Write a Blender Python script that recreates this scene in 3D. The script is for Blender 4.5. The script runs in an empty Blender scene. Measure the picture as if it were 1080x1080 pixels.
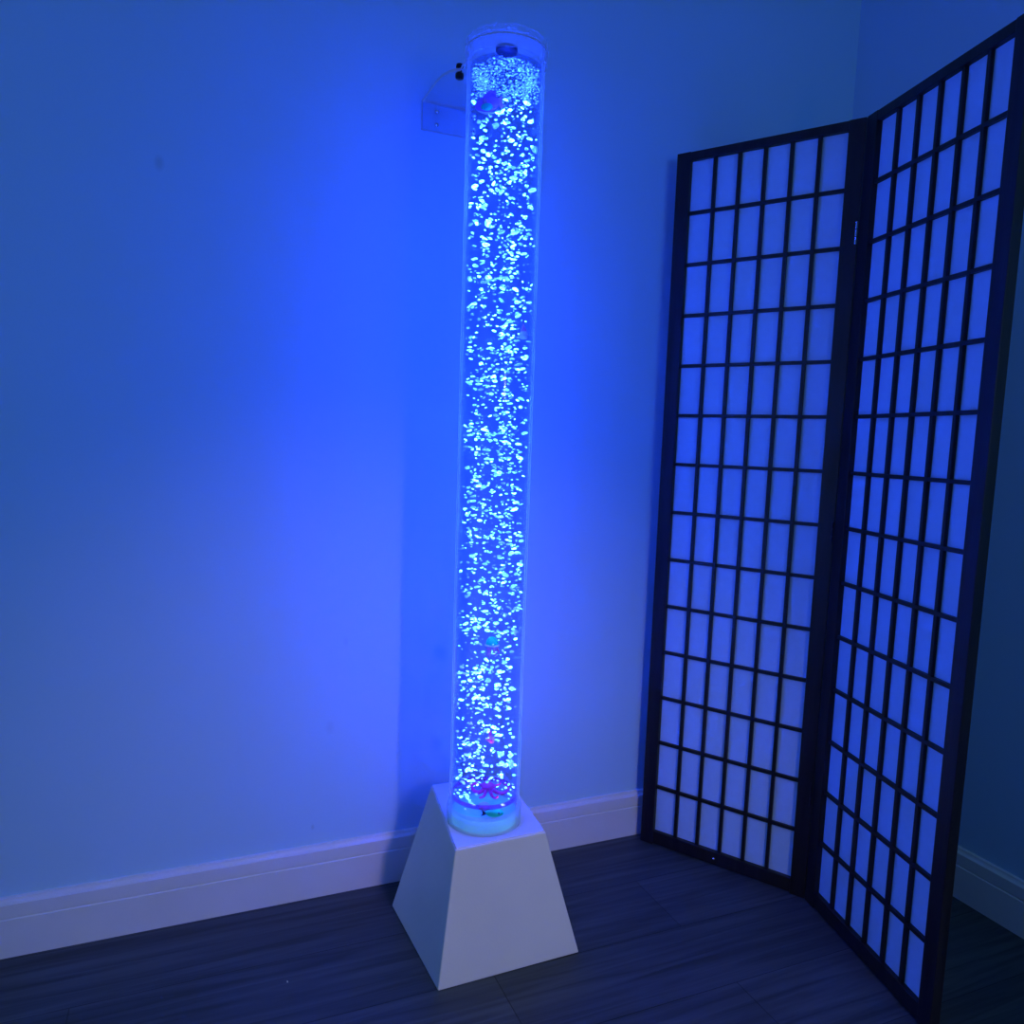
import bpy, bmesh, math, random
from mathutils import Vector, Matrix, noise

SC = bpy.context.scene
COL = SC.collection
PI = math.pi
rnd = random.Random(11)

# ------------------------------------------------------------------ helpers
def link(name, me, parent=None, mats=()):
    o = bpy.data.objects.new(name, me)
    COL.objects.link(o)
    for m in mats:
        o.data.materials.append(m)
    if parent is not None:
        o.parent = parent
    return o

def obj(name, bm, mat, parent=None, smooth=False, bevel=0.0, segs=2, angle=35):
    bmesh.ops.recalc_face_normals(bm, faces=bm.faces[:])
    me = bpy.data.meshes.new(name)
    bm.to_mesh(me)
    bm.free()
    if smooth:
        for p in me.polygons:
            p.use_smooth = True
    o = link(name, me, parent, [mat] if mat else [])
    if bevel:
        b = o.modifiers.new('bevel', 'BEVEL')
        b.width = bevel
        b.segments = segs
        b.limit_method = 'ANGLE'
        b.angle_limit = math.radians(angle)
    return o

def tag(o, label=None, cat=None, group=None, kind=None):
    if label: o['label'] = label
    if cat: o['category'] = cat
    if group: o['group'] = group
    if kind: o['kind'] = kind
    return o

def empty(name, loc=(0, 0, 0), label=None, cat=None):
    o = bpy.data.objects.new(name, None)
    o.empty_display_size = 0.05
    COL.objects.link(o)
    o.location = loc
    return tag(o, label, cat)

def add_box(bm, x0, x1, y0, y1, z0, z1, M=None):
    v = [Vector((x, y, z)) for x in (x0, x1) for y in (y0, y1) for z in (z0, z1)]
    if M is not None:
        v = [M @ p for p in v]
    v = [bm.verts.new(p) for p in v]
    for f in ((0, 1, 3, 2), (4, 6, 7, 5), (0, 4, 5, 1), (2, 3, 7, 6), (0, 2, 6, 4), (1, 5, 7, 3)):
        bm.faces.new([v[i] for i in f])

def add_lathe(bm, prof, n=64, centre=(0, 0), closed=True):
    """prof: (r, z) points; closed joins last to first."""
    rings = []
    for r, z in prof:
        if r < 1e-6:
            rings.append([bm.verts.new((centre[0], centre[1], z))])
        else:
            rings.append([bm.verts.new((centre[0] + r * math.cos(2 * PI * k / n), centre[1] + r * math.sin(2 * PI * k / n), z)) for k in range(n)])
    m = len(rings)
    for i in range(m if closed else m - 1):
        a, b = rings[i], rings[(i + 1) % m]
        for k in range(n):
            k2 = (k + 1) % n
            if len(a) == 1 and len(b) == 1:
                continue
            if len(a) == 1:
                bm.faces.new((a[0], b[k], b[k2]))
            elif len(b) == 1:
                bm.faces.new((a[k], a[k2], b[0]))
            else:
                bm.faces.new((a[k], a[k2], b[k2], b[k]))

def add_ellipsoid(bm, c, rx, ry, rz, M=None, sub=3):
    r = bmesh.ops.create_icosphere(bm, subdivisions=sub, radius=1.0)
    T = Matrix.Translation(c) @ (M.to_4x4() if M is not None else Matrix.Identity(4)) @ Matrix.Diagonal((rx, ry, rz, 1))
    bmesh.ops.transform(bm, matrix=T, verts=r['verts'])
    return r['verts']

def add_tube(bm, pts, rads, n=10):
    """A round tapering tube along pts, capped."""
    pts = [Vector(p) for p in pts]
    if not isinstance(rads, (list, tuple)):
        rads = [rads] * len(pts)
    up = Vector((0.13, 0.31, 0.94))
    rings = []
    for i, p in enumerate(pts):
        t = (pts[min(i + 1, len(pts) - 1)] - pts[max(i - 1, 0)]).normalized()
        a = t.cross(up)
        if a.length < 1e-3:
            a = t.cross(Vector((1, 0, 0)))
        a.normalize()
        b = t.cross(a)
        rings.append([bm.verts.new(p + rads[i] * (math.cos(2 * PI * k / n) * a + math.sin(2 * PI * k / n) * b)) for k in range(n)])
    for a, b in zip(rings, rings[1:]):
        for k in range(n):
            bm.faces.new((a[k], a[(k + 1) % n], b[(k + 1) % n], b[k]))
    bm.faces.new(rings[0][::-1])
    bm.faces.new(rings[-1])

def add_prism(bm, poly, thick, M):
    """poly: 2D points in the XY plane of M, extruded +-thick/2 along local Z."""
    a = [bm.verts.new(M @ Vector((x, y, -thick / 2))) for x, y in poly]
    b = [bm.verts.new(M @ Vector((x, y, thick / 2))) for x, y in poly]
    n = len(poly)
    bm.faces.new(a[::-1])
    bm.faces.new(b)
    for i in range(n):
        bm.faces.new((a[i], a[(i + 1) % n], b[(i + 1) % n], b[i]))

# ---------------------------------------------------------------- materials
def mat(name):
    m = bpy.data.materials.new(name)
    m.use_nodes = True
    nt = m.node_tree
    for n in list(nt.nodes):
        nt.nodes.remove(n)
    out = nt.nodes.new('ShaderNodeOutputMaterial')
    return m, nt, out

def N(nt, typ, **kw):
    n = nt.nodes.new('ShaderNode' + typ)
    for k, v in kw.items():
        if k in n.inputs.keys():
            n.inputs[k].default_value = v
        else:
            setattr(n, k, v)
    return n

def L(nt, a, b):
    nt.links.new(a, b)

def principled(name, color, rough=0.5, spec=0.5, metal=0.0, noise_scale=0, noise_amt=0.0, bump=0.0, bump_scale=200, stretch=None):
    m, nt, out = mat(name)
    p = N(nt, 'BsdfPrincipled')
    p.inputs['Base Color'].default_value = (*color, 1)
    p.inputs['Roughness'].default_value = rough
    p.inputs['Metallic'].default_value = metal
    p.inputs['Specular IOR Level'].default_value = spec
    tc = N(nt, 'TexCoord')
    src = tc.outputs['Object']
    if stretch:
        mp = N(nt, 'Mapping')
        mp.inputs['Scale'].default_value = stretch
        L(nt, src, mp.inputs['Vector'])
        src = mp.outputs['Vector']
    if noise_amt:
        nz = N(nt, 'TexNoise')
        nz.inputs['Scale'].default_value = noise_scale
        nz.inputs['Detail'].default_value = 4
        L(nt, src, nz.inputs['Vector'])
        cr = N(nt, 'ValToRGB')
        cr.color_ramp.elements[0].position = 0.3
        cr.color_ramp.elements[1].position = 0.7
        cr.color_ramp.elements[0].color = (*[c * (1 - noise_amt) for c in color], 1)
        cr.color_ramp.elements[1].color = (*[min(1, c * (1 + noise_amt)) for c in color], 1)
        L(nt, nz.outputs['Fac'], cr.inputs['Fac'])
        L(nt, cr.outputs['Color'], p.inputs['Base Color'])
    if bump:
        nb = N(nt, 'TexNoise')
        nb.inputs['Scale'].default_value = bump_scale
        nb.inputs['Detail'].default_value = 3
        L(nt, src, nb.inputs['Vector'])
        b = N(nt, 'Bump')
        b.inputs['Strength'].default_value = bump
        b.inputs['Distance'].default_value = 0.002
        L(nt, nb.outputs['Fac'], b.inputs['Height'])
        L(nt, b.outputs['Normal'], p.inputs['Normal'])
    L(nt, p.outputs['BSDF'], out.inputs['Surface'])
    return m

def clear(name, tint=(1, 1, 1), haze=0.02, edge=0.25, gloss=1.0, rough=0.04, milk_color=(0.85, 0.88, 0.9)):
    """Thin clear plastic or water: see-through, mirror-like at a slant (Fresnel), a little milky."""
    m, nt, out = mat(name)
    tr = N(nt, 'BsdfTransparent')
    tr.inputs['Color'].default_value = (*tint, 1)
    df = N(nt, 'BsdfDiffuse')
    df.inputs['Color'].default_value = (*milk_color, 1)
    tl = N(nt, 'BsdfTranslucent')
    tl.inputs['Color'].default_value = (*milk_color, 1)
    milk = N(nt, 'MixShader')
    milk.inputs['Fac'].default_value = 0.5
    L(nt, df.outputs[0], milk.inputs[1])
    L(nt, tl.outputs[0], milk.inputs[2])
    lw = N(nt, 'LayerWeight')
    lw.inputs['Blend'].default_value = 0.5
    pw = N(nt, 'Math', operation='POWER')
    L(nt, lw.outputs['Facing'], pw.inputs[0])
    pw.inputs[1].default_value = 5
    mu = N(nt, 'Math', operation='MULTIPLY_ADD')
    L(nt, pw.outputs[0], mu.inputs[0])
    mu.inputs[1].default_value = edge
    mu.inputs[2].default_value = haze
    a = N(nt, 'MixShader')
    L(nt, mu.outputs[0], a.inputs['Fac'])
    L(nt, tr.outputs[0], a.inputs[1])
    L(nt, milk.outputs[0], a.inputs[2])
    gl = N(nt, 'BsdfGlossy')
    gl.inputs['Roughness'].default_value = rough
    fr = N(nt, 'Math', operation='POWER')
    L(nt, lw.outputs['Facing'], fr.inputs[0])
    fr.inputs[1].default_value = 5
    fm = N(nt, 'Math', operation='MULTIPLY')
    L(nt, fr.outputs[0], fm.inputs[0])
    fm.inputs[1].default_value = gloss
    fm.operation = 'MULTIPLY_ADD'
    fm.inputs[2].default_value = gloss * 0.03
    b = N(nt, 'MixShader')
    L(nt, fm.outputs[0], b.inputs['Fac'])
    L(nt, a.outputs[0], b.inputs[1])
    L(nt, gl.outputs[0], b.inputs[2])
    L(nt, b.outputs[0], out.inputs['Surface'])
    return m

# wall paint, with a few small scuffs of its own
def wall_paint():
    m, nt, out = mat('wall_paint')
    p = N(nt, 'BsdfPrincipled')
    p.inputs['Roughness'].default_value = 0.55
    p.inputs['Specular IOR Level'].default_value = 0.3
    tc = N(nt, 'TexCoord')
    nz = N(nt, 'TexNoise')
    nz.inputs['Scale'].default_value = 1.6
    nz.inputs['Detail'].default_value = 3
    L(nt, tc.outputs['Object'], nz.inputs['Vector'])
    cr = N(nt, 'ValToRGB')
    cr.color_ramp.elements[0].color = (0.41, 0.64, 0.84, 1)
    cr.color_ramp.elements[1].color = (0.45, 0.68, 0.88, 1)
    L(nt, nz.outputs['Fac'], cr.inputs['Fac'])
    col = cr.outputs['Color']
    for sx, sz, rr, st in ((-0.036, 1.585, 0.011, 0.18), (0.262, 0.165, 0.005, 0.2), (0.30, 0.40, 0.012, 0.08), (0.335, 0.60, 0.008, 0.08)):
        sep = N(nt, 'VectorMath', operation='DISTANCE')
        flat = N(nt, 'VectorMath', operation='MULTIPLY')
        flat.inputs[1].default_value = (1, 0, 0.6)
        L(nt, tc.outputs['Object'], flat.inputs[0])
        L(nt, flat.outputs[0], sep.inputs[0])
        sep.inputs[1].default_value = (sx, 0, sz * 0.6)
        mr = N(nt, 'MapRange')
        mr.inputs['From Min'].default_value = rr
        mr.inputs['From Max'].default_value = rr * 0.3
        mr.inputs['To Min'].default_value = 0
        mr.inputs['To Max'].default_value = st
        L(nt, sep.outputs['Value'], mr.inputs['Value'])
        mx = N(nt, 'MixRGB')
        L(nt, mr.outputs[0], mx.inputs['Fac'])
        L(nt, col, mx.inputs['Color1'])
        mx.inputs['Color2'].default_value = (0.12, 0.12, 0.14, 1)
        col = mx.outputs['Color']
    L(nt, col, p.inputs['Base Color'])
    nb = N(nt, 'TexNoise')
    nb.inputs['Scale'].default_value = 260
    L(nt, tc.outputs['Object'], nb.inputs['Vector'])
    b = N(nt, 'Bump')
    b.inputs['Strength'].default_value = 0.12
    b.inputs['Distance'].default_value = 0.001
    L(nt, nb.outputs['Fac'], b.inputs['Height'])
    L(nt, b.outputs['Normal'], p.inputs['Normal'])
    L(nt, p.outputs['BSDF'], out.inputs['Surface'])
    return m

def floor_boards():
    m, nt, out = mat('dark_floor_boards')
    p = N(nt, 'BsdfPrincipled')
    tc = N(nt, 'TexCoord')
    mp = N(nt, 'Mapping')
    mp.inputs['Location'].default_value = (0.21, 0.0, 0)
    L(nt, tc.outputs['Object'], mp.inputs['Vector'])
    br = N(nt, 'TexBrick')
    br.offset = 0.37
    br.inputs['Scale'].default_value = 1.0
    br.inputs['Brick Width'].default_value = 1.22
    br.inputs['Row Height'].default_value = 0.19
    br.inputs['Mortar Size'].default_value = 0.0012
    br.inputs['Mortar Smooth'].default_value = 0.3
    br.inputs['Bias'].default_value = 0.0
    br.inputs['Color1'].default_value = (0.046, 0.058, 0.064, 1)
    br.inputs['Color2'].default_value = (0.066, 0.080, 0.088, 1)
    br.inputs['Mortar'].default_value = (0.020, 0.024, 0.028, 1)
    L(nt, mp.outputs['Vector'], br.inputs['Vector'])
    ms = N(nt, 'Mapping')
    ms.inputs['Scale'].default_value = (2.2, 46, 1)
    L(nt, tc.outputs['Object'], ms.inputs['Vector'])
    nz = N(nt, 'TexNoise')
    nz.inputs['Scale'].default_value = 1.0
    nz.inputs['Detail'].default_value = 8
    nz.inputs['Distortion'].default_value = 1.1
    L(nt, ms.outputs['Vector'], nz.inputs['Vector'])
    cr = N(nt, 'ValToRGB')
    cr.color_ramp.elements[0].position = 0.32
    cr.color_ramp.elements[1].position = 0.72
    cr.color_ramp.elements[0].color = (0.55, 0.55, 0.55, 1)
    cr.color_ramp.elements[1].color = (1.35, 1.35, 1.35, 1)
    L(nt, nz.outputs['Fac'], cr.inputs['Fac'])
    mx = N(nt, 'MixRGB', blend_type='MULTIPLY')
    mx.inputs['Fac'].default_value = 1
    L(nt, br.outputs['Color'], mx.inputs['Color1'])
    L(nt, cr.outputs['Color'], mx.inputs['Color2'])
    L(nt, mx.outputs['Color'], p.inputs['Base Color'])
    p.inputs['Roughness'].default_value = 0.5
    p.inputs['Specular IOR Level'].default_value = 0.35
    b = N(nt, 'Bump')
    b.inputs['Strength'].default_value = 0.25
    b.inputs['Distance'].default_value = 0.0015
    L(nt, nz.outputs['Fac'], b.inputs['Height'])
    b2 = N(nt, 'Bump', invert=True)
    b2.inputs['Strength'].default_value = 0.5
    b2.inputs['Distance'].default_value = 0.001
    L(nt, br.outputs['Fac'], b2.inputs['Height'])
    L(nt, b.outputs['Normal'], b2.inputs['Normal'])
    L(nt, b2.outputs['Normal'], p.inputs['Normal'])
    L(nt, p.outputs['BSDF'], out.inputs['Surface'])
    return m

def paper():
    m, nt, out = mat('shoji_paper')
    tc = N(nt, 'TexCoord')
    nz = N(nt, 'TexNoise')
    nz.inputs['Scale'].default_value = 60
    nz.inputs['Detail'].default_value = 6
    L(nt, tc.outputs['Object'], nz.inputs['Vector'])
    cr = N(nt, 'ValToRGB')
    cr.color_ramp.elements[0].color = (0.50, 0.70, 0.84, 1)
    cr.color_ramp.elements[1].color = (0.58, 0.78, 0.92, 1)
    L(nt, nz.outputs['Fac'], cr.inputs['Fac'])
    d = N(nt, 'BsdfDiffuse')
    t = N(nt, 'BsdfTranslucent')
    L(nt, cr.outputs['Color'], d.inputs['Color'])
    L(nt, cr.outputs['Color'], t.inputs['Color'])
    mx = N(nt, 'MixShader')
    mx.inputs['Fac'].default_value = 0.12
    L(nt, d.outputs[0], mx.inputs[1])
    L(nt, t.outputs[0], mx.inputs[2])
    L(nt, mx.outputs[0], out.inputs['Surface'])
    return m

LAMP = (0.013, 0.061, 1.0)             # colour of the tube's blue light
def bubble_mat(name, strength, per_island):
    """Bubble emission stands in for tube light they would scatter, some more, some less."""
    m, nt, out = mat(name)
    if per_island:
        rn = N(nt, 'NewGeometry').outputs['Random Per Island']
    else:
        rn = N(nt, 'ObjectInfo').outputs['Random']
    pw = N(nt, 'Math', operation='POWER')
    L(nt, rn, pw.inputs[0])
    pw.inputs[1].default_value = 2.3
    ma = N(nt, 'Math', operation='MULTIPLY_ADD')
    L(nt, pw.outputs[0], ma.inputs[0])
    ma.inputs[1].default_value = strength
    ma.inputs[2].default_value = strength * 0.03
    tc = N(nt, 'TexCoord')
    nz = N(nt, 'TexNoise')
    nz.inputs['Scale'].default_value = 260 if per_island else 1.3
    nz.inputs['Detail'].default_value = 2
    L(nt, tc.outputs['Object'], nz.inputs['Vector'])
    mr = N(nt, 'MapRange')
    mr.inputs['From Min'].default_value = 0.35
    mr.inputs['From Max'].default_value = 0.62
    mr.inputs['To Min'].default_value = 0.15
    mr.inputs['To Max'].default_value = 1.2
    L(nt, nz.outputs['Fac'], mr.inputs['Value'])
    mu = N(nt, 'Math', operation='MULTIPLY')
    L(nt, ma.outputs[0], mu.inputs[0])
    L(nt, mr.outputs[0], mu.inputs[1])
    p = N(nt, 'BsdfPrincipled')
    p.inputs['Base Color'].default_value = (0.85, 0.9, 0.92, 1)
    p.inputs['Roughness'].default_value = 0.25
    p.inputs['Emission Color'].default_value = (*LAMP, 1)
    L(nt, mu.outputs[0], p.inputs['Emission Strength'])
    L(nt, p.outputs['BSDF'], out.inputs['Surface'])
    return m

def rubber(name, color):
    """Soft see-through toy rubber: half reflects, half lets light through."""
    m, nt, out = mat(name)
    tc = N(nt, 'TexCoord')
    nz = N(nt, 'TexNoise')
    nz.inputs['Scale'].default_value = 90
    L(nt, tc.outputs['Object'], nz.inputs['Vector'])
    cr = N(nt, 'ValToRGB')
    cr.color_ramp.elements[0].color = (*[c * 0.8 for c in color], 1)
    cr.color_ramp.elements[1].color = (*color, 1)
    L(nt, nz.outputs['Fac'], cr.inputs['Fac'])
    d = N(nt, 'BsdfDiffuse')
    t = N(nt, 'BsdfTranslucent')
    g = N(nt, 'BsdfGlossy')
    g.inputs['Roughness'].default_value = 0.25
    L(nt, cr.outputs['Color'], d.inputs['Color'])
    L(nt, cr.outputs['Color'], t.inputs['Color'])
    mx = N(nt, 'MixShader')
    mx.inputs['Fac'].default_value = 0.5
    L(nt, d.outputs[0], mx.inputs[1])
    L(nt, t.outputs[0], mx.inputs[2])
    m2 = N(nt, 'MixShader')
    m2.inputs['Fac'].default_value = 0.03
    L(nt, mx.outputs[0], m2.inputs[1])
    L(nt, g.outputs[0], m2.inputs[2])
    L(nt, m2.outputs[0], out.inputs['Surface'])
    return m

def glow(name, color, strength, base=(0.8, 0.85, 0.85), scale=40):
    m, nt, out = mat(name)
    p = N(nt, 'BsdfPrincipled')
    p.inputs['Base Color'].default_value = (*base, 1)
    p.inputs['Roughness'].default_value = 0.3
    tc = N(nt, 'TexCoord')
    nz = N(nt, 'TexNoise')
    nz.inputs['Scale'].default_value = scale
    nz.inputs['Detail'].default_value = 4
    L(nt, tc.outputs['Object'], nz.inputs['Vector'])
    cr = N(nt, 'ValToRGB')
    cr.color_ramp.elements[0].position = 0.35
    cr.color_ramp.elements[1].position = 0.70
    cr.color_ramp.elements[0].color = (*[c * 0.75 for c in color], 1)
    cr.color_ramp.elements[1].color = (*[min(1, c * 1.25) for c in color], 1)
    L(nt, nz.outputs['Fac'], cr.inputs['Fac'])
    L(nt, cr.outputs['Color'], p.inputs['Emission Color'])
    p.inputs['Emission Strength'].default_value = strength
    L(nt, p.outputs['BSDF'], out.inputs['Surface'])
    return m

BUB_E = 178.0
M_WALL = wall_paint()
M_TRIM = principled('white_trim_paint', (0.74, 0.73, 0.74), 0.4, 0.4, noise_scale=8, noise_amt=0.03, bump=0.08, bump_scale=300)
M_CEIL = principled('ceiling_paint', (0.8, 0.8, 0.8), 0.8, 0.2, noise_scale=3, noise_amt=0.02)
M_FLOOR = floor_boards()
M_PED = principled('white_pedestal_paint', (0.80, 0.79, 0.80), 0.5, 0.3, noise_scale=5, noise_amt=0.035, bump=0.10, bump_scale=240)
M_WOOD = principled('black_stained_wood', (0.013, 0.010, 0.013), 0.42, 0.35, noise_scale=6, noise_amt=0.5, bump=0.12, bump_scale=60, stretch=(9, 9, 0.8))
M_PAPER = paper()
M_STEEL = principled('bright_steel', (0.75, 0.75, 0.77), 0.25, 0.5, metal=1.0, noise_scale=90, noise_amt=0.1)
M_DARKBOLT = principled('dark_bolt', (0.02, 0.02, 0.03), 0.35, 0.5, metal=0.6, noise_scale=60, noise_amt=0.3)
M_ACRYL = clear('clear_acrylic', (0.985, 0.99, 1.0), haze=0.006, edge=1.0, gloss=0.3)
M_LID = clear('clear_acrylic_lid', (0.97, 0.98, 1.0), haze=0.20, edge=0.8, gloss=0.5)
M_BRACKET = clear('clear_bracket_acrylic', (0.97, 0.98, 1.0), haze=0.07, edge=0.5, gloss=0.5)
M_FROST = clear('sawn_acrylic_edge', (0.95, 0.97, 1.0), haze=0.92, edge=0.05, gloss=0.1)
M_WATER = clear('lit_water', (0.70, 0.77, 0.90), haze=0.002, edge=0.05, gloss=0.1)
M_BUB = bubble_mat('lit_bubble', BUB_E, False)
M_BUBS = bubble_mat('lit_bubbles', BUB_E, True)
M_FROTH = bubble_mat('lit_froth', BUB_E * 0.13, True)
M_GLOW = glow('led_diffuser', (0.09, 0.42, 0.95), 0.55, base=(0.12, 0.40, 0.65))
M_RING = clear('violet_tint', (0.95, 0.55, 0.95), haze=0.20, edge=0.0, gloss=0.1, milk_color=(1.0, 0.15, 0.4))
M_TEAL = rubber('teal_rubber', (0.02, 1.0, 0.40))
M_PURPLE = rubber('purple_rubber', (0.80, 0.28, 0.75))
M_PINK = rubber('pink_rubber', (1.0, 0.42, 0.55))
M_MAGENTA = rubber('magenta_rubber', (1.0, 0.08, 0.40))
M_PALE = rubber('pale_rubber', (1.0, 0.95, 0.75))
M_NAVY = principled('navy_rubber', (0.01, 0.015, 0.05), 0.4, 0.5, noise_scale=80, noise_amt=0.2)

# ------------------------------------------------------------------ setting
XL, XR, YF, YB, ZC = -1.5, 1.727, -1.7, 1.7327, 2.40

def struct(name, bm, m):
    o = obj(name, bm, m)
    o['kind'] = 'structure'
    return o

bm = bmesh.new(); add_box(bm, XL - .1, XR + .1, YF - .1, YB + .1, -0.08, 0.0)
struct('floor', bm, M_FLOOR)
bm = bmesh.new(); add_box(bm, XL - .1, XR + .1, YF - .1, YB + .1, ZC, ZC + .08)
struct('ceiling', bm, M_CEIL)
bm = bmesh.new(); add_box(bm, XL - .1, XR + .1, YB, YB + .1, 0, ZC)
struct('wall_back', bm, M_WALL)
bm = bmesh.new(); add_box(bm, XR, XR + .1, YF, YB, 0, ZC)
struct('wall_right', bm, M_WALL)
bm = bmesh.new(); add_box(bm, XL - .1, XL, YF, YB, 0, ZC)
struct('wall_left', bm, M_WALL)
bm = bmesh.new(); add_box(bm, XL - .1, XR + .1, YF - .1, YF, 0, ZC)
struct('wall_front', bm, M_WALL)

def baseboard(name, p0, p1, nrm):
    """Moulded skirting from p0 to p1; nrm points into the room."""
    prof = [(0.0, 0.0), (0.016, 0.0), (0.016, 0.0800), (0.0135, 0.0815), (0.0135, 0.0835), (0.0150, 0.0850),
            (0.0150, 0.1115), (0.0120, 0.1135), (0.0095, 0.1150), (0.0078, 0.1180), (0.0070, 0.1218), (0.0, 0.1230)]
    bm = bmesh.new()
    r = []
    for p in (p0, p1):
        r.append([bm.verts.new((p[0] + nrm[0] * d, p[1] + nrm[1] * d, z)) for d, z in prof])
    n = len(prof)
    for i in range(n):
        bm.faces.new((r[0][i], r[0][(i + 1) % n], r[1][(i + 1) % n], r[1][i]))
    bm.faces.new(r[0]); bm.faces.new(r[1])
    o = obj(name, bm, M_TRIM)
    o['kind'] = 'structure'
baseboard('baseboard_back', (XL, YB), (XR, YB), (0, -1))
baseboard('baseboard_right', (XR, YB - 0.016), (XR, YF), (-1, 0))

# ----------------------------------------------------------------- pedestal
TOPZ = 0.283
ped_top = [(0.471, 1.332), (0.666, 1.337), (0.692, 1.617), (0.510, 1.616)]
ped_bot = [(0.440, 1.324), (0.753, 1.331), (0.750, 1.628), (0.424, 1.626)]
ped = empty('pedestal', (0.590, 1.477, 0), 'white tapered pedestal box on the dark floor carrying the lit bubble tube', 'pedestal')
bm = bmesh.new()
off = Vector((0.590, 1.477, 0))
G = 10
lo4 = [Vector((x, y, 0)) - off for x, y in ped_bot]
hi4 = [Vector((x, y, TOPZ - 0.002)) - off for x, y in ped_top]
grid = []
for j in range(G + 1):
    ring = []
    for i in range(4):
        for k in range(G):
            p = lo4[i].lerp(lo4[(i + 1) % 4], k / G)
            q = hi4[i].lerp(hi4[(i + 1) % 4], k / G)
            ring.append(bm.verts.new(p.lerp(q, j / G)))
    grid.append(ring)
for j in range(G):
    for k in range(4 * G):
        k2 = (k + 1) % (4 * G)
        bm.faces.new((grid[j][k], grid[j][k2], grid[j + 1][k2], grid[j + 1][k]))
bm.faces.new(grid[0][::-1]); bm.faces.new(grid[G])
obj('body', bm, M_PED, ped, bevel=0.003, segs=3)
bm = bmesh.new()
c = Vector((sum(p[0] for p in ped_top) / 4, sum(p[1] for p in ped_top) / 4, 0))
ins = [Vector((x, y, 0)) + (c - Vector((x, y, 0))) * 0.02 for x, y in ped_top]
a = [bm.verts.new(p - off + Vector((0, 0, TOPZ - 0.004))) for p in ins]
b = [bm.verts.new(p - off + Vector((0, 0, TOPZ))) for p in ins]
bm.faces.new(a[::-1]); bm.faces.new(b)
for i in range(4):
    bm.faces.new((a[i], a[(i + 1) % 4], b[(i + 1) % 4], b[i]))
obj('top_panel', bm, M_PED, ped, bevel=0.001, segs=2)

# -------------------------------------------------------------- bubble tube
CX, CY = 0.566, 1.428
RT = 0.0724
TUBE_TOP = 1.790
SURF = 1.757
tube = empty('bubble_tube', (CX, CY, TOPZ), 'tall clear bubble tube of water glowing blue on the white pedestal', 'bubble tube')
Z0 = TOPZ
bm = bmesh.new()
add_lathe(bm, [(RT, 0.001), (RT, TUBE_TOP - Z0), (RT - 0.004, TUBE_TOP - Z0), (RT - 0.004, 0.001)], 128)
o = obj('tube_wall', bm, M_ACRYL, tube, smooth=True)
e = o.modifiers.new('edge', 'EDGE_SPLIT'); e.split_angle = math.radians(40)
# socket collar at the foot
bm = bmesh.new()
add_lathe(bm, [(0.0768, 0.0), (0.0768, 0.034), (0.0758, 0.037), (RT + 0.0004, 0.038), (RT + 0.0004, 0.0)], 96)
o = obj('collar', bm, M_LID, tube, smooth=True)
e = o.modifiers.new('edge', 'EDGE_SPLIT'); e.split_angle = math.radians(40)
# water
bm = bmesh.new()
add_lathe(bm, [(0.0, 0.026), (RT - 0.0046, 0.026), (RT - 0.0046, SURF - Z0), (0.0, SURF - Z0)], 96, closed=False)
o = obj('water', bm, M_WATER, tube, smooth=True)
e = o.modifiers.new('edge', 'EDGE_SPLIT'); e.split_angle = math.radians(40)
# glowing base plug
bm = bmesh.new()
add_lathe(bm, [(0.0, 0.002), (RT - 0.0044, 0.002), (RT - 0.0044, 0.020), (RT - 0.0065, 0.0235), (0.030, 0.0245), (0.026, 0.0225), (0.0, 0.0225)], 96, closed=False)
tag(obj('light_base', bm, M_GLOW, tube, smooth=True), 'glowing pale cyan base disc')
# air nozzle and a thin violet ring inside the tube
bm = bmesh.new()
add_lathe(bm, [(0.0, 0.0230), (0.013, 0.0230), (0.013, 0.028), (0.010, 0.031), (0.004, 0.032), (0.0, 0.032)], 32, closed=False)
obj('air_nozzle', bm, M_PALE, tube, smooth=True)
bm = bmesh.new()
R0 = RT - 0.0062
rings = []
add_lathe(bm, [(R0 + 0.0012, 0.052), (R0 + 0.0012, 0.061), (R0, 0.061), (R0, 0.052)], 96)
tag(obj('violet_ring', bm, M_RING, tube, smooth=True), 'violet band low in the tube')
# lid
bm = bmesh.new()
RC = 0.0764
zt = TUBE_TOP - Z0
add_lathe(bm, [(RT + 0.0006, zt - 0.026), (RC, zt - 0.026), (RC, zt - 0.004), (RC + 0.0006, zt), (RC + 0.0006, zt + 0.010),
               (RC - 0.002, zt + 0.013), (0.016, zt + 0.013), (0.016, zt + 0.006), (RT - 0.004, zt + 0.006), (RT - 0.004, zt + 0.0006), (RT + 0.0006, zt + 0.0006)], 96)
o = obj('lid', bm, M_LID, tube, smooth=True)
e = o.modifiers.new('edge', 'EDGE_SPLIT'); e.split_angle = math.radians(30)
bm = bmesh.new()
add_lathe(bm, [(RC + 0.0008, zt - 0.0058), (RC + 0.0013, zt - 0.0045), (RC + 0.0008, zt - 0.0032), (RC - 0.0004, zt - 0.0045)], 96)
tag(obj('lid_rim', bm, M_FROST, o, smooth=True), 'bright frosted line round the lid')
bm = bmesh.new()
add_lathe(bm, [(0.0, zt - 0.002), (0.019, zt - 0.002), (0.0205, zt), (0.0205, zt + 0.0055), (0.0, zt + 0.0055)], 48, closed=False)  # dark disc standing in for the dark opening under the lid
tag(obj('opening_disc', bm, M_NAVY, o, smooth=True), 'dark disc in place of the lid opening')
for k in range(9):
    an = 2 * PI * k / 9 + 0.2
    bm = bmesh.new()
    add_ellipsoid(bm, (0.056 * math.cos(an), 0.056 * math.sin(an), zt + 0.0145), 0.004, 0.004, 0.0022, sub=2)
    obj('lid_screw', bm, M_STEEL, o, smooth=True)

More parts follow.
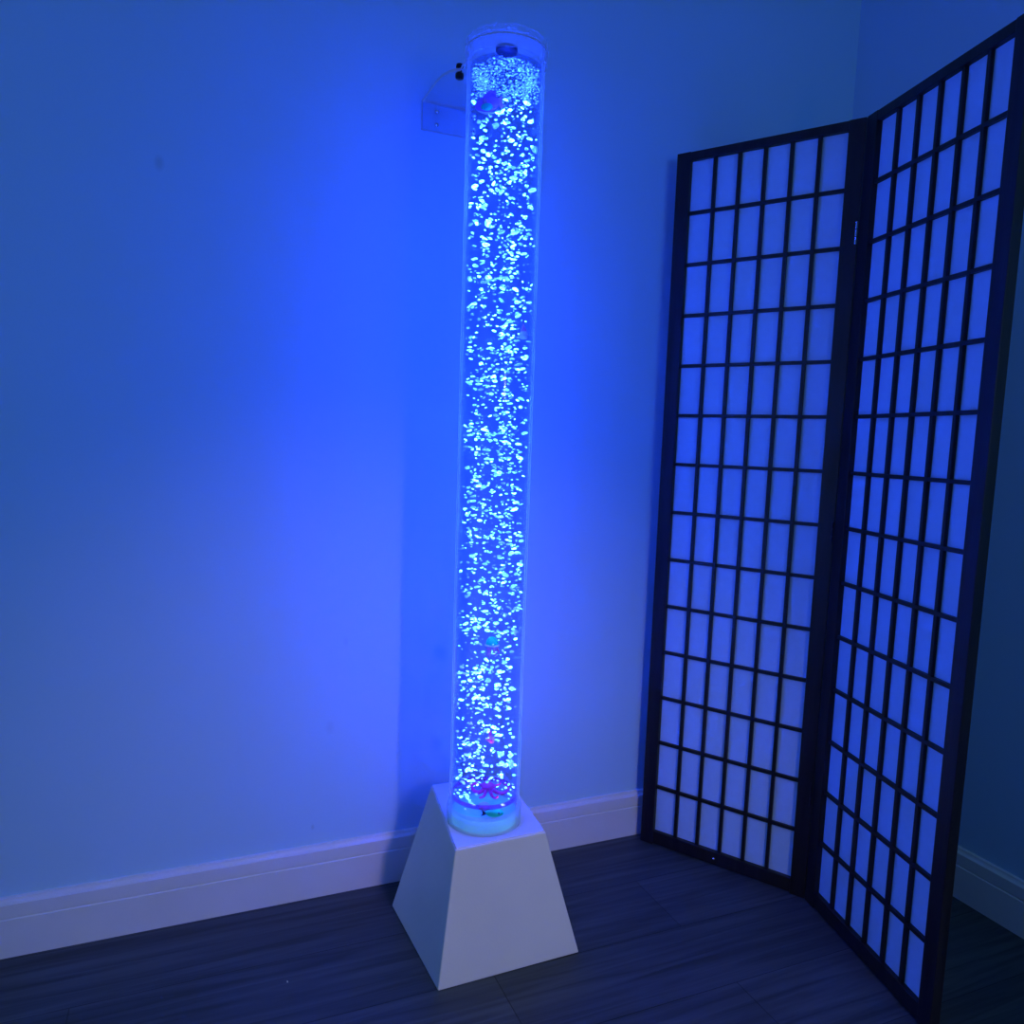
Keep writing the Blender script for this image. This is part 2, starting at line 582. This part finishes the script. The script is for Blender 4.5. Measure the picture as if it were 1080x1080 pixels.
# ------------------------------------------------------------- wall bracket
BX0, BX1 = 0.491, 0.641
BZ = 1.801
br = empty('wall_bracket', (CX, YB, BZ), 'clear acrylic wall bracket steadying the top of the bubble tube', 'bracket')
bm = bmesh.new()
half = [(-0.075, -0.0065), (-0.0752, -0.060), (-0.0755, -0.106), (-0.0725, -0.140), (-0.066, -0.160), (-0.057, -0.173), (-0.048, -0.180)]
yc = CY - YB
arc = []
for k in range(0, 9):
    an = math.radians(128 - 76 * k / 8)
    arc.append((0.0785 * math.cos(an), yc + 0.0785 * math.sin(an)))
poly = half + [(-0.0505, -0.205)] + arc + [(0.0505, -0.205)] + [(-x, y) for x, y in reversed(half)]
add_prism(bm, poly, 0.006, Matrix.Translation((0, 0, -0.003)))
shp = obj('shelf_plate', bm, M_BRACKET, br)
shp.data.materials.append(M_FROST)
for p in shp.data.polygons:
    if abs(p.normal.z) < 0.5:
        p.material_index = 1
bm = bmesh.new()
add_box(bm, -0.075, 0.075, -0.006, -0.0003, -0.062, 0.0)
wp = obj('wall_plate', bm, M_BRACKET, br)
wp.data.materials.append(M_FROST)
for p in wp.data.polygons:
    if abs(p.normal.y) < 0.5:
        p.material_index = 1
for sx in (-0.042, 0.042):
    for sz in (-0.020, -0.047):
        bm = bmesh.new()
        add_lathe(bm, [(0.0, 0.0), (0.0042, 0.0), (0.0038, 0.0014), (0.0022, 0.0022), (0.0, 0.0024)], 20, closed=False)
        bmesh.ops.transform(bm, matrix=Matrix.Translation((sx, -0.006, sz)) @ Matrix.Rotation(math.radians(90), 4, 'X'), verts=bm.verts[:])
        obj('screw', bm, M_STEEL, wp, smooth=True)
bm = bmesh.new()
add_lathe(bm, [(0.0, -0.017), (0.0075, -0.017), (0.0085, -0.014), (0.0085, -0.008), (0.005, -0.006), (0.0045, 0.004), (0.0075, 0.004), (0.0068, 0.010), (0.0, 0.011)], 24, closed=False)
bmesh.ops.transform(bm, matrix=Matrix.Translation((-0.047, -0.172, 0)), verts=bm.verts[:])
tag(obj('bolt', bm, M_DARKBOLT, br, smooth=True), 'dark bolt through the bracket')

# ----------------------------------------------------------- folding screen
PW, PH, SW, RTP, RBT = 0.4339, 1.78, 0.0359, 0.0210, 0.0378
A0 = Vector((1.1275, 1.687, 0))
AN1, AN2 = -1.0206, -1.8090
d1 = Vector((math.cos(AN1), math.sin(AN1), 0))
B0 = A0 + d1 * PW
screen = empty('folding_screen', B0, 'black framed paper folding screen standing in the corner right of the bubble tube', 'folding screen')

def frame_matrix(origin, ang):
    d = Vector((math.cos(ang), math.sin(ang), 0))
    n = Vector((d.y, -d.x, 0))                 # faces the tube
    o = origin - B0
    return Matrix(((d.x, n.x, 0, o.x), (d.y, n.y, 0, o.y), (0, 0, 1, o.z), (0, 0, 0, 1)))

NR, NC = 14, 6
def make_panel(origin, ang):
    """Local axes: u along the panel, n towards the viewer, z up; the wood lies behind n = 0."""
    M = frame_matrix(origin, ang)
    T = 0.020
    pn = None
    bm = bmesh.new()
    add_box(bm, 0.0006, SW, -T, 0, 0.0, PH, M)
    add_box(bm, PW - SW, PW - 0.0006, -T, 0, 0.0, PH, M)
    add_box(bm, SW - 0.0005, PW - SW + 0.0005, -T + 0.001, -0.0008, PH - RTP, PH - 0.0006, M)
    add_box(bm, SW - 0.0005, PW - SW + 0.0005, -T + 0.001, -0.0008, 0.004, RBT, M)
    pn = obj('panel', bm, M_WOOD, screen, bevel=0.0012)
    # lattice: five uprights and thirteen cross bars, half lapped
    z0, z1, u0, u1 = RBT, PH - RTP, SW, PW - SW
    bm = bmesh.new()
    for k in range(1, NC):
        u = u0 + (u1 - u0) * k / NC
        add_box(bm, u - 0.0040, u + 0.0040, -0.0130, -0.0055, z0 - 0.001, z1 + 0.001, M)
    for k in range(1, NR):
        z = z1 - (z1 - z0) * k / NR
        add_box(bm, u0 - 0.001, u1 + 0.001, -0.0125, -0.0050, z - 0.0040, z + 0.0040, M)
    obj('lattice', bm, M_WOOD, pn)
    bm = bmesh.new()
    add_box(bm, u0 - 0.001, u1 + 0.001, -0.0142, -0.0132, z0 - 0.001, z1 + 0.001, M)
    obj('paper', bm, M_PAPER, pn)
    return pn, M

p1, MP1 = make_panel(A0, AN1)
p2, MP2 = make_panel(B0, AN2)
bm = bmesh.new()
add_lathe(bm, [(0.0, -0.001), (0.0035, -0.001), (0.0030, 0.0008), (0.0, 0.0012)], 16, closed=False)
bmesh.ops.transform(bm, matrix=MP1 @ Matrix.Translation((0.206, 0.0, 0.0195)) @ Matrix.Rotation(math.radians(-90), 4, 'X'), verts=bm.verts[:])
obj('screw', bm, M_STEEL, p1, smooth=True)
for z0, z1 in ((1.515, 1.565), (0.86, 0.91), (0.235, 0.290)):
    bm = bmesh.new()
    for k in range(3):
        a = z0 + (z1 - z0) * (k / 3) + 0.0008
        b = z0 + (z1 - z0) * ((k + 1) / 3) - 0.0008
        add_lathe(bm, [(0.0, a), (0.0026, a), (0.0026, b), (0.0, b)], 16, closed=False)
    bmesh.ops.transform(bm, matrix=MP1 @ Matrix.Translation((PW - 0.0035, 0.0022, 0)), verts=bm.verts[:])
    hm = M_STEEL if z0 > 1.2 else M_DARKBOLT
    hg = obj('hinge', bm, hm, screen, smooth=False, bevel=0.0004)
    if z0 > 1.2:
        hg['label'] = 'bright steel upper hinge'

# --------------------------------------------------------------------- toys
# a small fish, body along +X (nose), built in its own frame
def fish_outline(n, length, height):
    out = []
    for k in range(n):
        t = k / (n - 1)
        out.append((length * (0.5 - t), height * 0.5 * math.sin(PI * min(1, t * 0.92 + 0.04)) ** 0.7))
    return out

def deform(bm, fn):
    for v in bm.verts:
        v.co = fn(v.co)

ax_view = Vector((0.368, 0.930, 0)).normalized()     # across the tube, away from the room
def face_frame(nose_right=False, tilt=0.0):
    """Toy frame: X = right along the wall side, Y = away from the room, Z = up, tilted in the X-Z plane."""
    xr = Vector((ax_view.y, -ax_view.x, 0))
    R = Matrix(((xr.x, ax_view.x, 0), (xr.y, ax_view.y, 0), (xr.z, ax_view.z, 1)))
    return R @ Matrix.Rotation(-tilt, 3, 'Y')

def place(o, p, R):
    o.matrix_world = Matrix.Translation(p) @ R.to_4x4()

# 1. round purple and teal fish near the top
fish = empty('toy_fish', label='round purple and teal toy fish near the top of the bubble tube', cat='toy fish')
place(fish, (0.5370, 1.4350, 1.6965), face_frame(tilt=0.12))
bm = bmesh.new()
add_ellipsoid(bm, (0, 0, 0), 0.0185, 0.0075, 0.0165)
deform(bm, lambda c: Vector((c.x - (0.010 if c.x < -0.012 else 0) * min(1, (-c.x - 0.012) / 0.006), c.y * (1 if c.x > -0.012 else 0.6), c.z - (0.35 * (-c.x - 0.004) if c.x < -0.004 else 0))))
obj('body', bm, M_PURPLE, fish, smooth=True)
bm = bmesh.new()
add_ellipsoid(bm, (-0.004, -0.0014, -0.0080), 0.0125, 0.0074, 0.0075)
tag(obj('belly', bm, M_TEAL, fish, smooth=True), 'teal belly')
Rf = Matrix.Rotation(math.radians(90), 4, 'X')
bm = bmesh.new()
add_prism(bm, [(0.014, 0.002), (0.023, 0.010), (0.026, 0.006), (0.024, 0.0), (0.026, -0.009), (0.021, -0.013), (0.015, -0.003)], 0.0026, Rf)
tag(obj('tail_fin', bm, M_PINK, fish, bevel=0.0006), 'pink tail fin')
bm = bmesh.new()
add_prism(bm, [(-0.020, -0.0135), (-0.010, -0.0165), (0.008, -0.0175), (0.014, -0.013), (0.013, -0.0165), (0.006, -0.0205), (-0.010, -0.0200), (-0.023, -0.0135)], 0.003, Rf)
tag(obj('belly_fin', bm, M_PALE, fish, bevel=0.0006), 'pale belly fin')
bm = bmesh.new()
add_prism(bm, [(-0.008, 0.0145), (0.004, 0.0215), (0.013, 0.0195), (0.015, 0.0110), (0.004, 0.0140)], 0.0024, Rf)
obj('dorsal_fin', bm, M_PURPLE, fish, bevel=0.0006)
bm = bmesh.new()
add_ellipsoid(bm, (-0.0075, -0.0068, 0.0010), 0.0040, 0.0022, 0.0040, sub=2)
tag(obj('eye', bm, M_PINK, fish, smooth=True), 'pale pink eye')

# 2. pale toy pointing upwards by the right edge
pale = empty('toy_figurine', label='tiny pale toy with a pink pointed tip beside the tube edge, upper middle', cat='toy')
place(pale, (0.6133, 1.4120, 1.2778), face_frame())
bm = bmesh.new()
add_lathe(bm, [(0.0, -0.0125), (0.0068, -0.0118), (0.0082, -0.006), (0.0074, 0.0), (0.0050, 0.0035), (0.0, 0.004)], 24, closed=False)
obj('body', bm, M_PALE, pale, smooth=True)
bm = bmesh.new()
add_lathe(bm, [(0.0, 0.0020), (0.0062, 0.0022), (0.0060, 0.0040), (0.0030, 0.0110), (0.0012, 0.0165), (0.0, 0.0175)], 20, closed=False)
deform(bm, lambda c: Vector((c.x - 0.12 * max(0, c.z - 0.004), c.y, c.z)))
tag(obj('tip', bm, M_PINK, pale, smooth=True), 'pink pointed tip')
bm = bmesh.new()
add_prism(bm, [(-0.006, 0.001), (-0.0095, -0.004), (-0.0095, -0.009), (-0.0165, -0.0080), (-0.0140, -0.0115), (-0.0060, -0.0110)], 0.0028, Rf)
obj('fin', bm, M_PALE, pale, bevel=0.0006)

# 3. jellyfish
jel = empty('toy_jellyfish', label='turquoise toy jellyfish with pink tentacles in the lower part of the bubble tube', cat='toy jellyfish')
place(jel, (0.5758, 1.4350, 0.6500), face_frame())
bm = bmesh.new()
add_lathe(bm, [(0.0, 0.0185), (0.0050, 0.0178), (0.0095, 0.0145), (0.0122, 0.0090), (0.0130, 0.0030), (0.0118, 0.0010), (0.0, 0.0030)], 36, closed=False)
obj('dome', bm, M_TEAL, jel, smooth=True)
bm = bmesh.new()
add_lathe(bm, [(0.0122, 0.0042), (0.0150, 0.0016), (0.0152, 0.0002), (0.0120, 0.0006), (0.0105, 0.0020)], 36)
tag(obj('rim', bm, M_PALE, jel, smooth=True), 'pale rim')
for x, y, dx, ln in ((-0.0085, -0.004, -0.0015, 0.023), (-0.0055, -0.0075, 0.0, 0.025), (-0.0020, -0.007, -0.002, 0.020), (0.0035, -0.0065, 0.0035, 0.021),
                     (0.0070, -0.004, 0.0095, 0.017), (0.0060, 0.006, 0.0020, 0.022), (-0.0040, 0.007, -0.001, 0.022)):
    bm = bmesh.new()
    pts, rr = [], []
    for k in range(8):
        t = k / 7
        pts.append((x + dx * t + 0.0012 * math.sin(5 * t + x * 900), y * (1 - 0.2 * t), 0.002 - ln * t))
        rr.append(0.0017 * (1 - 0.35 * t))
    add_tube(bm, pts, rr, 8)
    tag(obj('tentacle', bm, M_PINK, jel, smooth=True), 'pink tentacle')

# 4. pink fish nosing downwards
pf = empty('toy_fish', label='small pink toy fish nosing downwards below the jellyfish', cat='toy fish')
place(pf, (0.5780, 1.4350, 0.4540), face_frame(tilt=0.0))
T4 = Matrix.Rotation(math.radians(-35), 4, 'Y')
bm = bmesh.new()
add_ellipsoid(bm, (0.0015, 0, -0.004), 0.0062, 0.0042, 0.0105, Matrix.Rotation(math.radians(-22), 3, 'Y'))
obj('body', bm, M_PINK, pf, smooth=True)
bm = bmesh.new()
add_prism(bm, [(-0.0005, 0.003), (-0.0060, 0.0150), (-0.0020, 0.0130), (0.0020, 0.0155), (0.0030, 0.0040)], 0.0024, Rf)
obj('tail_fin', bm, M_MAGENTA, pf, bevel=0.0005)
bm = bmesh.new()
add_prism(bm, [(-0.0030, 0.001), (-0.0105, -0.0040), (-0.0070, -0.0075), (-0.0010, -0.0090)], 0.0022, Rf)
obj('side_fin', bm, M_PINK, pf, bevel=0.0005)
bm = bmesh.new()
add_prism(bm, [(0.0050, 0.000), (0.0095, 0.0025), (0.0085, -0.0060), (0.0080, -0.0110), (0.0050, -0.0090)], 0.0022, Rf)
obj('dorsal_fin', bm, M_PALE, pf, bevel=0.0005)
bm = bmesh.new()
add_ellipsoid(bm, (0.0022, -0.0040, -0.0055), 0.0024, 0.0014, 0.0030, sub=2)
obj('eye', bm, M_MAGENTA, pf, smooth=True)

# 5. magenta creature with curled arms
oc = empty('toy_octopus', label='magenta toy with curled arms hovering just above the glowing foot of the tube', cat='toy')
place(oc, (0.5742, 1.4280, 0.3480), face_frame())
bm = bmesh.new()
add_ellipsoid(bm, (-0.001, 0, 0.004), 0.0145, 0.011, 0.0085)
obj('body', bm, M_MAGENTA, oc, smooth=True)
def arm(pts, r0):
    bm = bmesh.new()
    P = [Vector(p) for p in pts]
    sm = []
    for i in range(len(P) - 1):
        a, b = P[i], P[i + 1]
        pa, pb = P[max(i - 1, 0)], P[min(i + 2, len(P) - 1)]
        for k in range(5):
            t = k / 5
            sm.append(0.5 * ((2 * a) + (b - pa) * t + (2 * pa - 5 * a + 4 * b - pb) * t * t + (3 * a - pa - 3 * b + pb) * t ** 3))
    sm.append(P[-1])
    add_tube(bm, sm, [r0 * (1 - 0.55 * k / (len(sm) - 1)) for k in range(len(sm))], 10)
    obj('arm', bm, M_MAGENTA, oc, smooth=True)
arm([(-0.008, -0.004, 0.000), (-0.018, -0.008, -0.006), (-0.029, -0.008, -0.003), (-0.034, -0.004, 0.004), (-0.028, 0.002, 0.008), (-0.022, 0.002, 0.006)], 0.0045)
arm([(0.008, -0.004, 0.000), (0.018, -0.008, -0.005), (0.030, -0.008, -0.007), (0.040, -0.004, -0.002), (0.041, 0.003, 0.005), (0.032, 0.006, 0.007)], 0.0045)
arm([(0.004, -0.007, -0.001), (0.008, -0.016, -0.009), (0.015, -0.022, -0.011), (0.021, -0.021, -0.007)], 0.0040)
arm([(-0.004, -0.007, -0.001), (-0.009, -0.017, -0.010), (-0.018, -0.022, -0.011)], 0.0040)
arm([(0.006, 0.007, 0.001), (0.016, 0.016, -0.002), (0.026, 0.018, 0.002)], 0.0038)
arm([(-0.006, 0.007, 0.001), (-0.014, 0.017, -0.002), (-0.024, 0.020, 0.002)], 0.0038)

# 6. turquoise fish lying on the lit base
tf = empty('toy_fish', label='turquoise toy fish with a navy tail lying on the glowing base at the foot', cat='toy fish')
place(tf, (0.5670, 1.3830, 0.3080), face_frame())
bm = bmesh.new()
add_ellipsoid(bm, (0.004, 0, 0.0085), 0.019, 0.009, 0.0085)
obj('body', bm, M_TEAL, tf, smooth=True)
bm = bmesh.new()
add_prism(bm, [(-0.012, 0.008), (-0.022, 0.014), (-0.020, 0.006), (-0.024, 0.001), (-0.014, 0.004)], 0.003, Rf)
obj('tail_fin', bm, M_NAVY, tf, bevel=0.0006)
bm = bmesh.new()
add_ellipsoid(bm, (0.013, -0.0070, 0.0110), 0.0022, 0.0018, 0.0022, sub=2)
obj('eye', bm, M_NAVY, tf, smooth=True)

# ------------------------------------------------------------------ bubbles
RIN = RT - 0.0062
def bubble_mesh(k, sub):
    bm = bmesh.new()
    bmesh.ops.create_icosphere(bm, subdivisions=sub, radius=1.0)
    sd = Vector((k * 7.3, k * 3.1, k * 1.7))
    for v in bm.verts:
        n = noise.noise(v.co * 1.2 + sd)
        v.co *= 1 + 0.30 * n
        if v.co.z < 0:
            v.co.z *= 0.72
    return bm

def bubble_xform():
    while True:
        r = RIN * math.sqrt(rnd.random()) * 0.97
        if rnd.random() < 0.25 + 0.75 * (r / RIN) ** 0.5:
            break
    an = rnd.random() * 2 * PI
    z = rnd.uniform(0.325, 1.700)
    x, y = r * math.cos(an), r * math.sin(an)
    return x, y, z

TOYS = [Vector(p) for p in ((0.537, 1.435, 1.697), (0.6133, 1.412, 1.278), (0.576, 1.435, 0.652), (0.578, 1.435, 0.454), (0.574, 1.428, 0.350), (0.567, 1.383, 0.315))]
TOY_R = (0.031, 0.021, 0.026, 0.021, 0.032, 0.030)
vdir = Vector((CX, CY, 0)).normalized()
cand = []
tries = 0
while len(cand) < 2300 and tries < 40000:
    tries += 1
    x, y, z = bubble_xform()
    q = noise.noise(Vector((x * 26 + 3, y * 26, z * 20)))
    if rnd.random() > 0.62 + 0.9 * q:
        continue
    if any(min((Vector((CX + x, CY + y, z)) - (T - vdir * 0.008)).length, (Vector((CX + x, CY + y, z)) - (T - vdir * 0.034 + Vector((0, 0, -0.003)))).length) < R_ for T, R_ in zip(TOYS, TOY_R)):
        continue
    s = min(0.0058, max(0.0014, rnd.lognormvariate(math.log(0.0027), 0.38)))
    R = max(0.0, math.hypot(x, y))
    if R + s * 1.4 > RIN:
        f = (RIN - s * 1.4) / R
        x *= f; y *= f
    cand.append((s, x, y, z, rnd.uniform(1.05, 1.6), rnd.uniform(0.36, 0.58), rnd.gauss(0, 0.28), rnd.gauss(0, 0.28), rnd.random() * 6.28, rnd.randrange(6)))
vdir = Vector((CX, CY, 0)).normalized()
cand.sort(key=lambda c: -(c[0] * (1.0 - 6.0 * (c[1] * vdir.x + c[2] * vdir.y))))
bmeshes, bsmall = [], []
for k in range(6):
    bm = bubble_mesh(k, 1)
    bsmall.append(bpy.data.meshes.new('small_bubble'))
    bm.to_mesh(bsmall[-1]); bm.free()
    bm = bubble_mesh(k, 2)
    me = bpy.data.meshes.new('bubble')
    bm.to_mesh(me); bm.free()
    for p in me.polygons: p.use_smooth = True
    me.materials.append(M_BUB)
    bmeshes.append(me)
proto = None
rest = bmesh.new()
for i, (s, x, y, z, e1, fz, t1, t2, t3, k) in enumerate(cand):
    Mx = (Matrix.Translation((CX + x, CY + y, z)) @ Matrix.Rotation(t1, 4, 'X') @ Matrix.Rotation(t2, 4, 'Y')
          @ Matrix.Rotation(t3, 4, 'Z') @ Matrix.Diagonal((s * e1, s, s * fz * 1.15, 1)))
    if i < 300:
        if proto is None:
            proto = link('bubble', bmeshes[0])
            tag(proto, 'one of the larger silvery air bubbles rising near the front of the tube', 'bubble', 'larger air bubbles in the tube')
            o = proto
        else:
            o = proto.copy()
            o.data = bmeshes[k]
            COL.objects.link(o)
        o.matrix_world = Mx
    else:
        nb = len(rest.verts)
        rest.from_mesh(bsmall[k])
        rest.verts.ensure_lookup_table()
        bmesh.ops.transform(rest, matrix=Mx, verts=rest.verts[nb:])
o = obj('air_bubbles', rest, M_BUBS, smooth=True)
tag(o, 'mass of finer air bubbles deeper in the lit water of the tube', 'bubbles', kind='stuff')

# froth under the lid
fr = bmesh.new()
fm = bpy.data.meshes.new('froth_bubble')
bm = bmesh.new(); bmesh.ops.create_icosphere(bm, subdivisions=1, radius=1.0); bm.to_mesh(fm); bm.free()
for i in range(1200):
    an = rnd.random() * 2 * PI
    r = (RIN - 0.002) * math.sqrt(rnd.uniform(0.35, 1))
    z = SURF - 0.004 - min(0.046, 0.050 * abs(rnd.gauss(0, 0.45)))
    s = rnd.uniform(0.0009, 0.0021)
    Mx = Matrix.Translation((CX + r * math.cos(an), CY + r * math.sin(an), z)) @ Matrix.Rotation(rnd.random() * 6, 4, 'Z') @ Matrix.Diagonal((s * 1.5, s * 1.2, s * 0.7, 1))
    nb = len(fr.verts)
    fr.from_mesh(fm)
    fr.verts.ensure_lookup_table()
    bmesh.ops.transform(fr, matrix=Mx, verts=fr.verts[nb:])
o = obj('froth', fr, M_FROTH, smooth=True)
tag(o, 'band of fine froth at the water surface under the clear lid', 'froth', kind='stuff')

# a crumb of white paper on the boards
bm = bmesh.new()
add_ellipsoid(bm, (0.172, 1.4514, 0.0012), 0.0016, 0.0028, 0.0012, sub=2)
deform(bm, lambda c: c + Vector((0, 0, 0.0003 * noise.noise(c * 900))))
tag(obj('paper_scrap', bm, M_PALE, smooth=True), 'tiny white scrap lying on the dark floorboards left of the pedestal', 'scrap')

# ------------------------------------------------------------------- lights
def area(name, loc, target, power, color, sx, sy=None):
    l = bpy.data.lights.new(name, 'AREA')
    l.shape = 'RECTANGLE' if sy else 'DISK'
    l.size = sx
    if sy: l.size_y = sy
    l.energy = power
    l.color = color
    o = bpy.data.objects.new(name, l)
    COL.objects.link(o)
    o.location = loc
    o.rotation_euler = (Vector(target) - Vector(loc)).to_track_quat('-Z', 'Y').to_euler()
    return o
# small lamp across the room, then added soft fills from the left and from behind
area('room_lamp', (0.70, -0.60, 1.30), (0.55, 1.7, 0.9), 0.7, (0.90, 0.85, 1.0), 0.13)
area('left_fill', (-1.42, 0.55, 1.05), (0.4, 0.9, 1.0), 3.6, (0.30, 0.58, 0.95), 0.9, 1.7)  # added cool fill for the left wall and pedestal side
area('rear_fill', (0.9, -1.62, 1.45), (0.2, 1.7, 1.2), 13.0, (0.14, 0.48, 0.95), 1.5, 1.2)  # added broad blue fill behind the camera, no window there

def spot(name, loc, target, power, color, size, blend, radius):
    l = bpy.data.lights.new(name, 'SPOT')
    l.energy = power
    l.color = color
    l.spot_size = math.radians(size)
    l.spot_blend = blend
    l.shadow_soft_size = radius
    o = bpy.data.objects.new(name, l)
    COL.objects.link(o)
    o.location = loc
    o.rotation_euler = (Vector(target) - Vector(loc)).to_track_quat('-Z', 'Y').to_euler()
    return o
# added spot at the lamp's place, brightening pedestal and baseboard
spot('pedestal_fill', (0.70, -0.60, 1.30), (0.46, 1.5, 0.02), 42.0, (0.78, 0.66, 1.0), 60, 1.0, 0.065)
# the LEDs set round the lit base, shining up the column
for k in range(4):
    an = 2 * PI * k / 4 + 0.5
    spot('base_led', (CX + 0.046 * math.cos(an), CY + 0.046 * math.sin(an), TOPZ + 0.030), (CX, CY, TOPZ + 0.33), 1.0, (1.0, 0.20, 0.5), 44, 0.8, 0.003)

w = bpy.data.worlds.new('room_air')
w.use_nodes = True
w.node_tree.nodes['Background'].inputs['Color'].default_value = (0.05, 0.06, 0.1, 1)
w.node_tree.nodes['Background'].inputs['Strength'].default_value = 0.2
SC.world = w

# ------------------------------------------------------------------- camera
F, CYP, HC, PITCH, ROLL, WA = 815.5144, 556.8492, 1.0712, -0.1142, 0.0328, 0.4029
def to_world(v):
    wd = (math.cos(WA), math.sin(WA)); wn = (-math.sin(WA), math.cos(WA))
    return Vector((v[0] * wd[0] + v[1] * wd[1], v[0] * wn[0] + v[1] * wn[1], v[2]))
cp, sp = math.cos(PITCH), math.sin(PITCH)
fwd = Vector((0, cp, sp)); right0 = Vector((1, 0, 0)); down0 = Vector((0, sp, -cp))
cr_, sr_ = math.cos(ROLL), math.sin(ROLL)
rt = to_world(cr_ * right0 - sr_ * down0)
dn = to_world(sr_ * right0 + cr_ * down0)
fw = to_world(fwd)
cam = bpy.data.cameras.new('camera')
cam.sensor_fit = 'HORIZONTAL'
cam.sensor_width = 36.0
cam.lens = 36.0 * F / 1080
cam.shift_y = (CYP - 540) / 1080
cam.clip_start = 0.02
co = bpy.data.objects.new('camera', cam)
COL.objects.link(co)
up, bk = -dn, -fw
co.matrix_world = Matrix(((rt.x, up.x, bk.x, 0), (rt.y, up.y, bk.y, 0), (rt.z, up.z, bk.z, HC), (0, 0, 0, 1)))
SC.camera = co

# --------------------------------------------------------------- colour, GI
vs = SC.view_settings
vs.view_transform = 'Standard'
vs.look = 'None'
vs.exposure = 0.0
vs.gamma = 1.0
vs.use_curve_mapping = False
SC.cycles.transparent_max_bounces = 48
SC.cycles.max_bounces = 10
SC.cycles.sample_clamp_indirect = 4.0
SC.cycles.sample_clamp_direct = 0.0
SC.cycles.caustics_reflective = False
SC.cycles.use_denoising = True
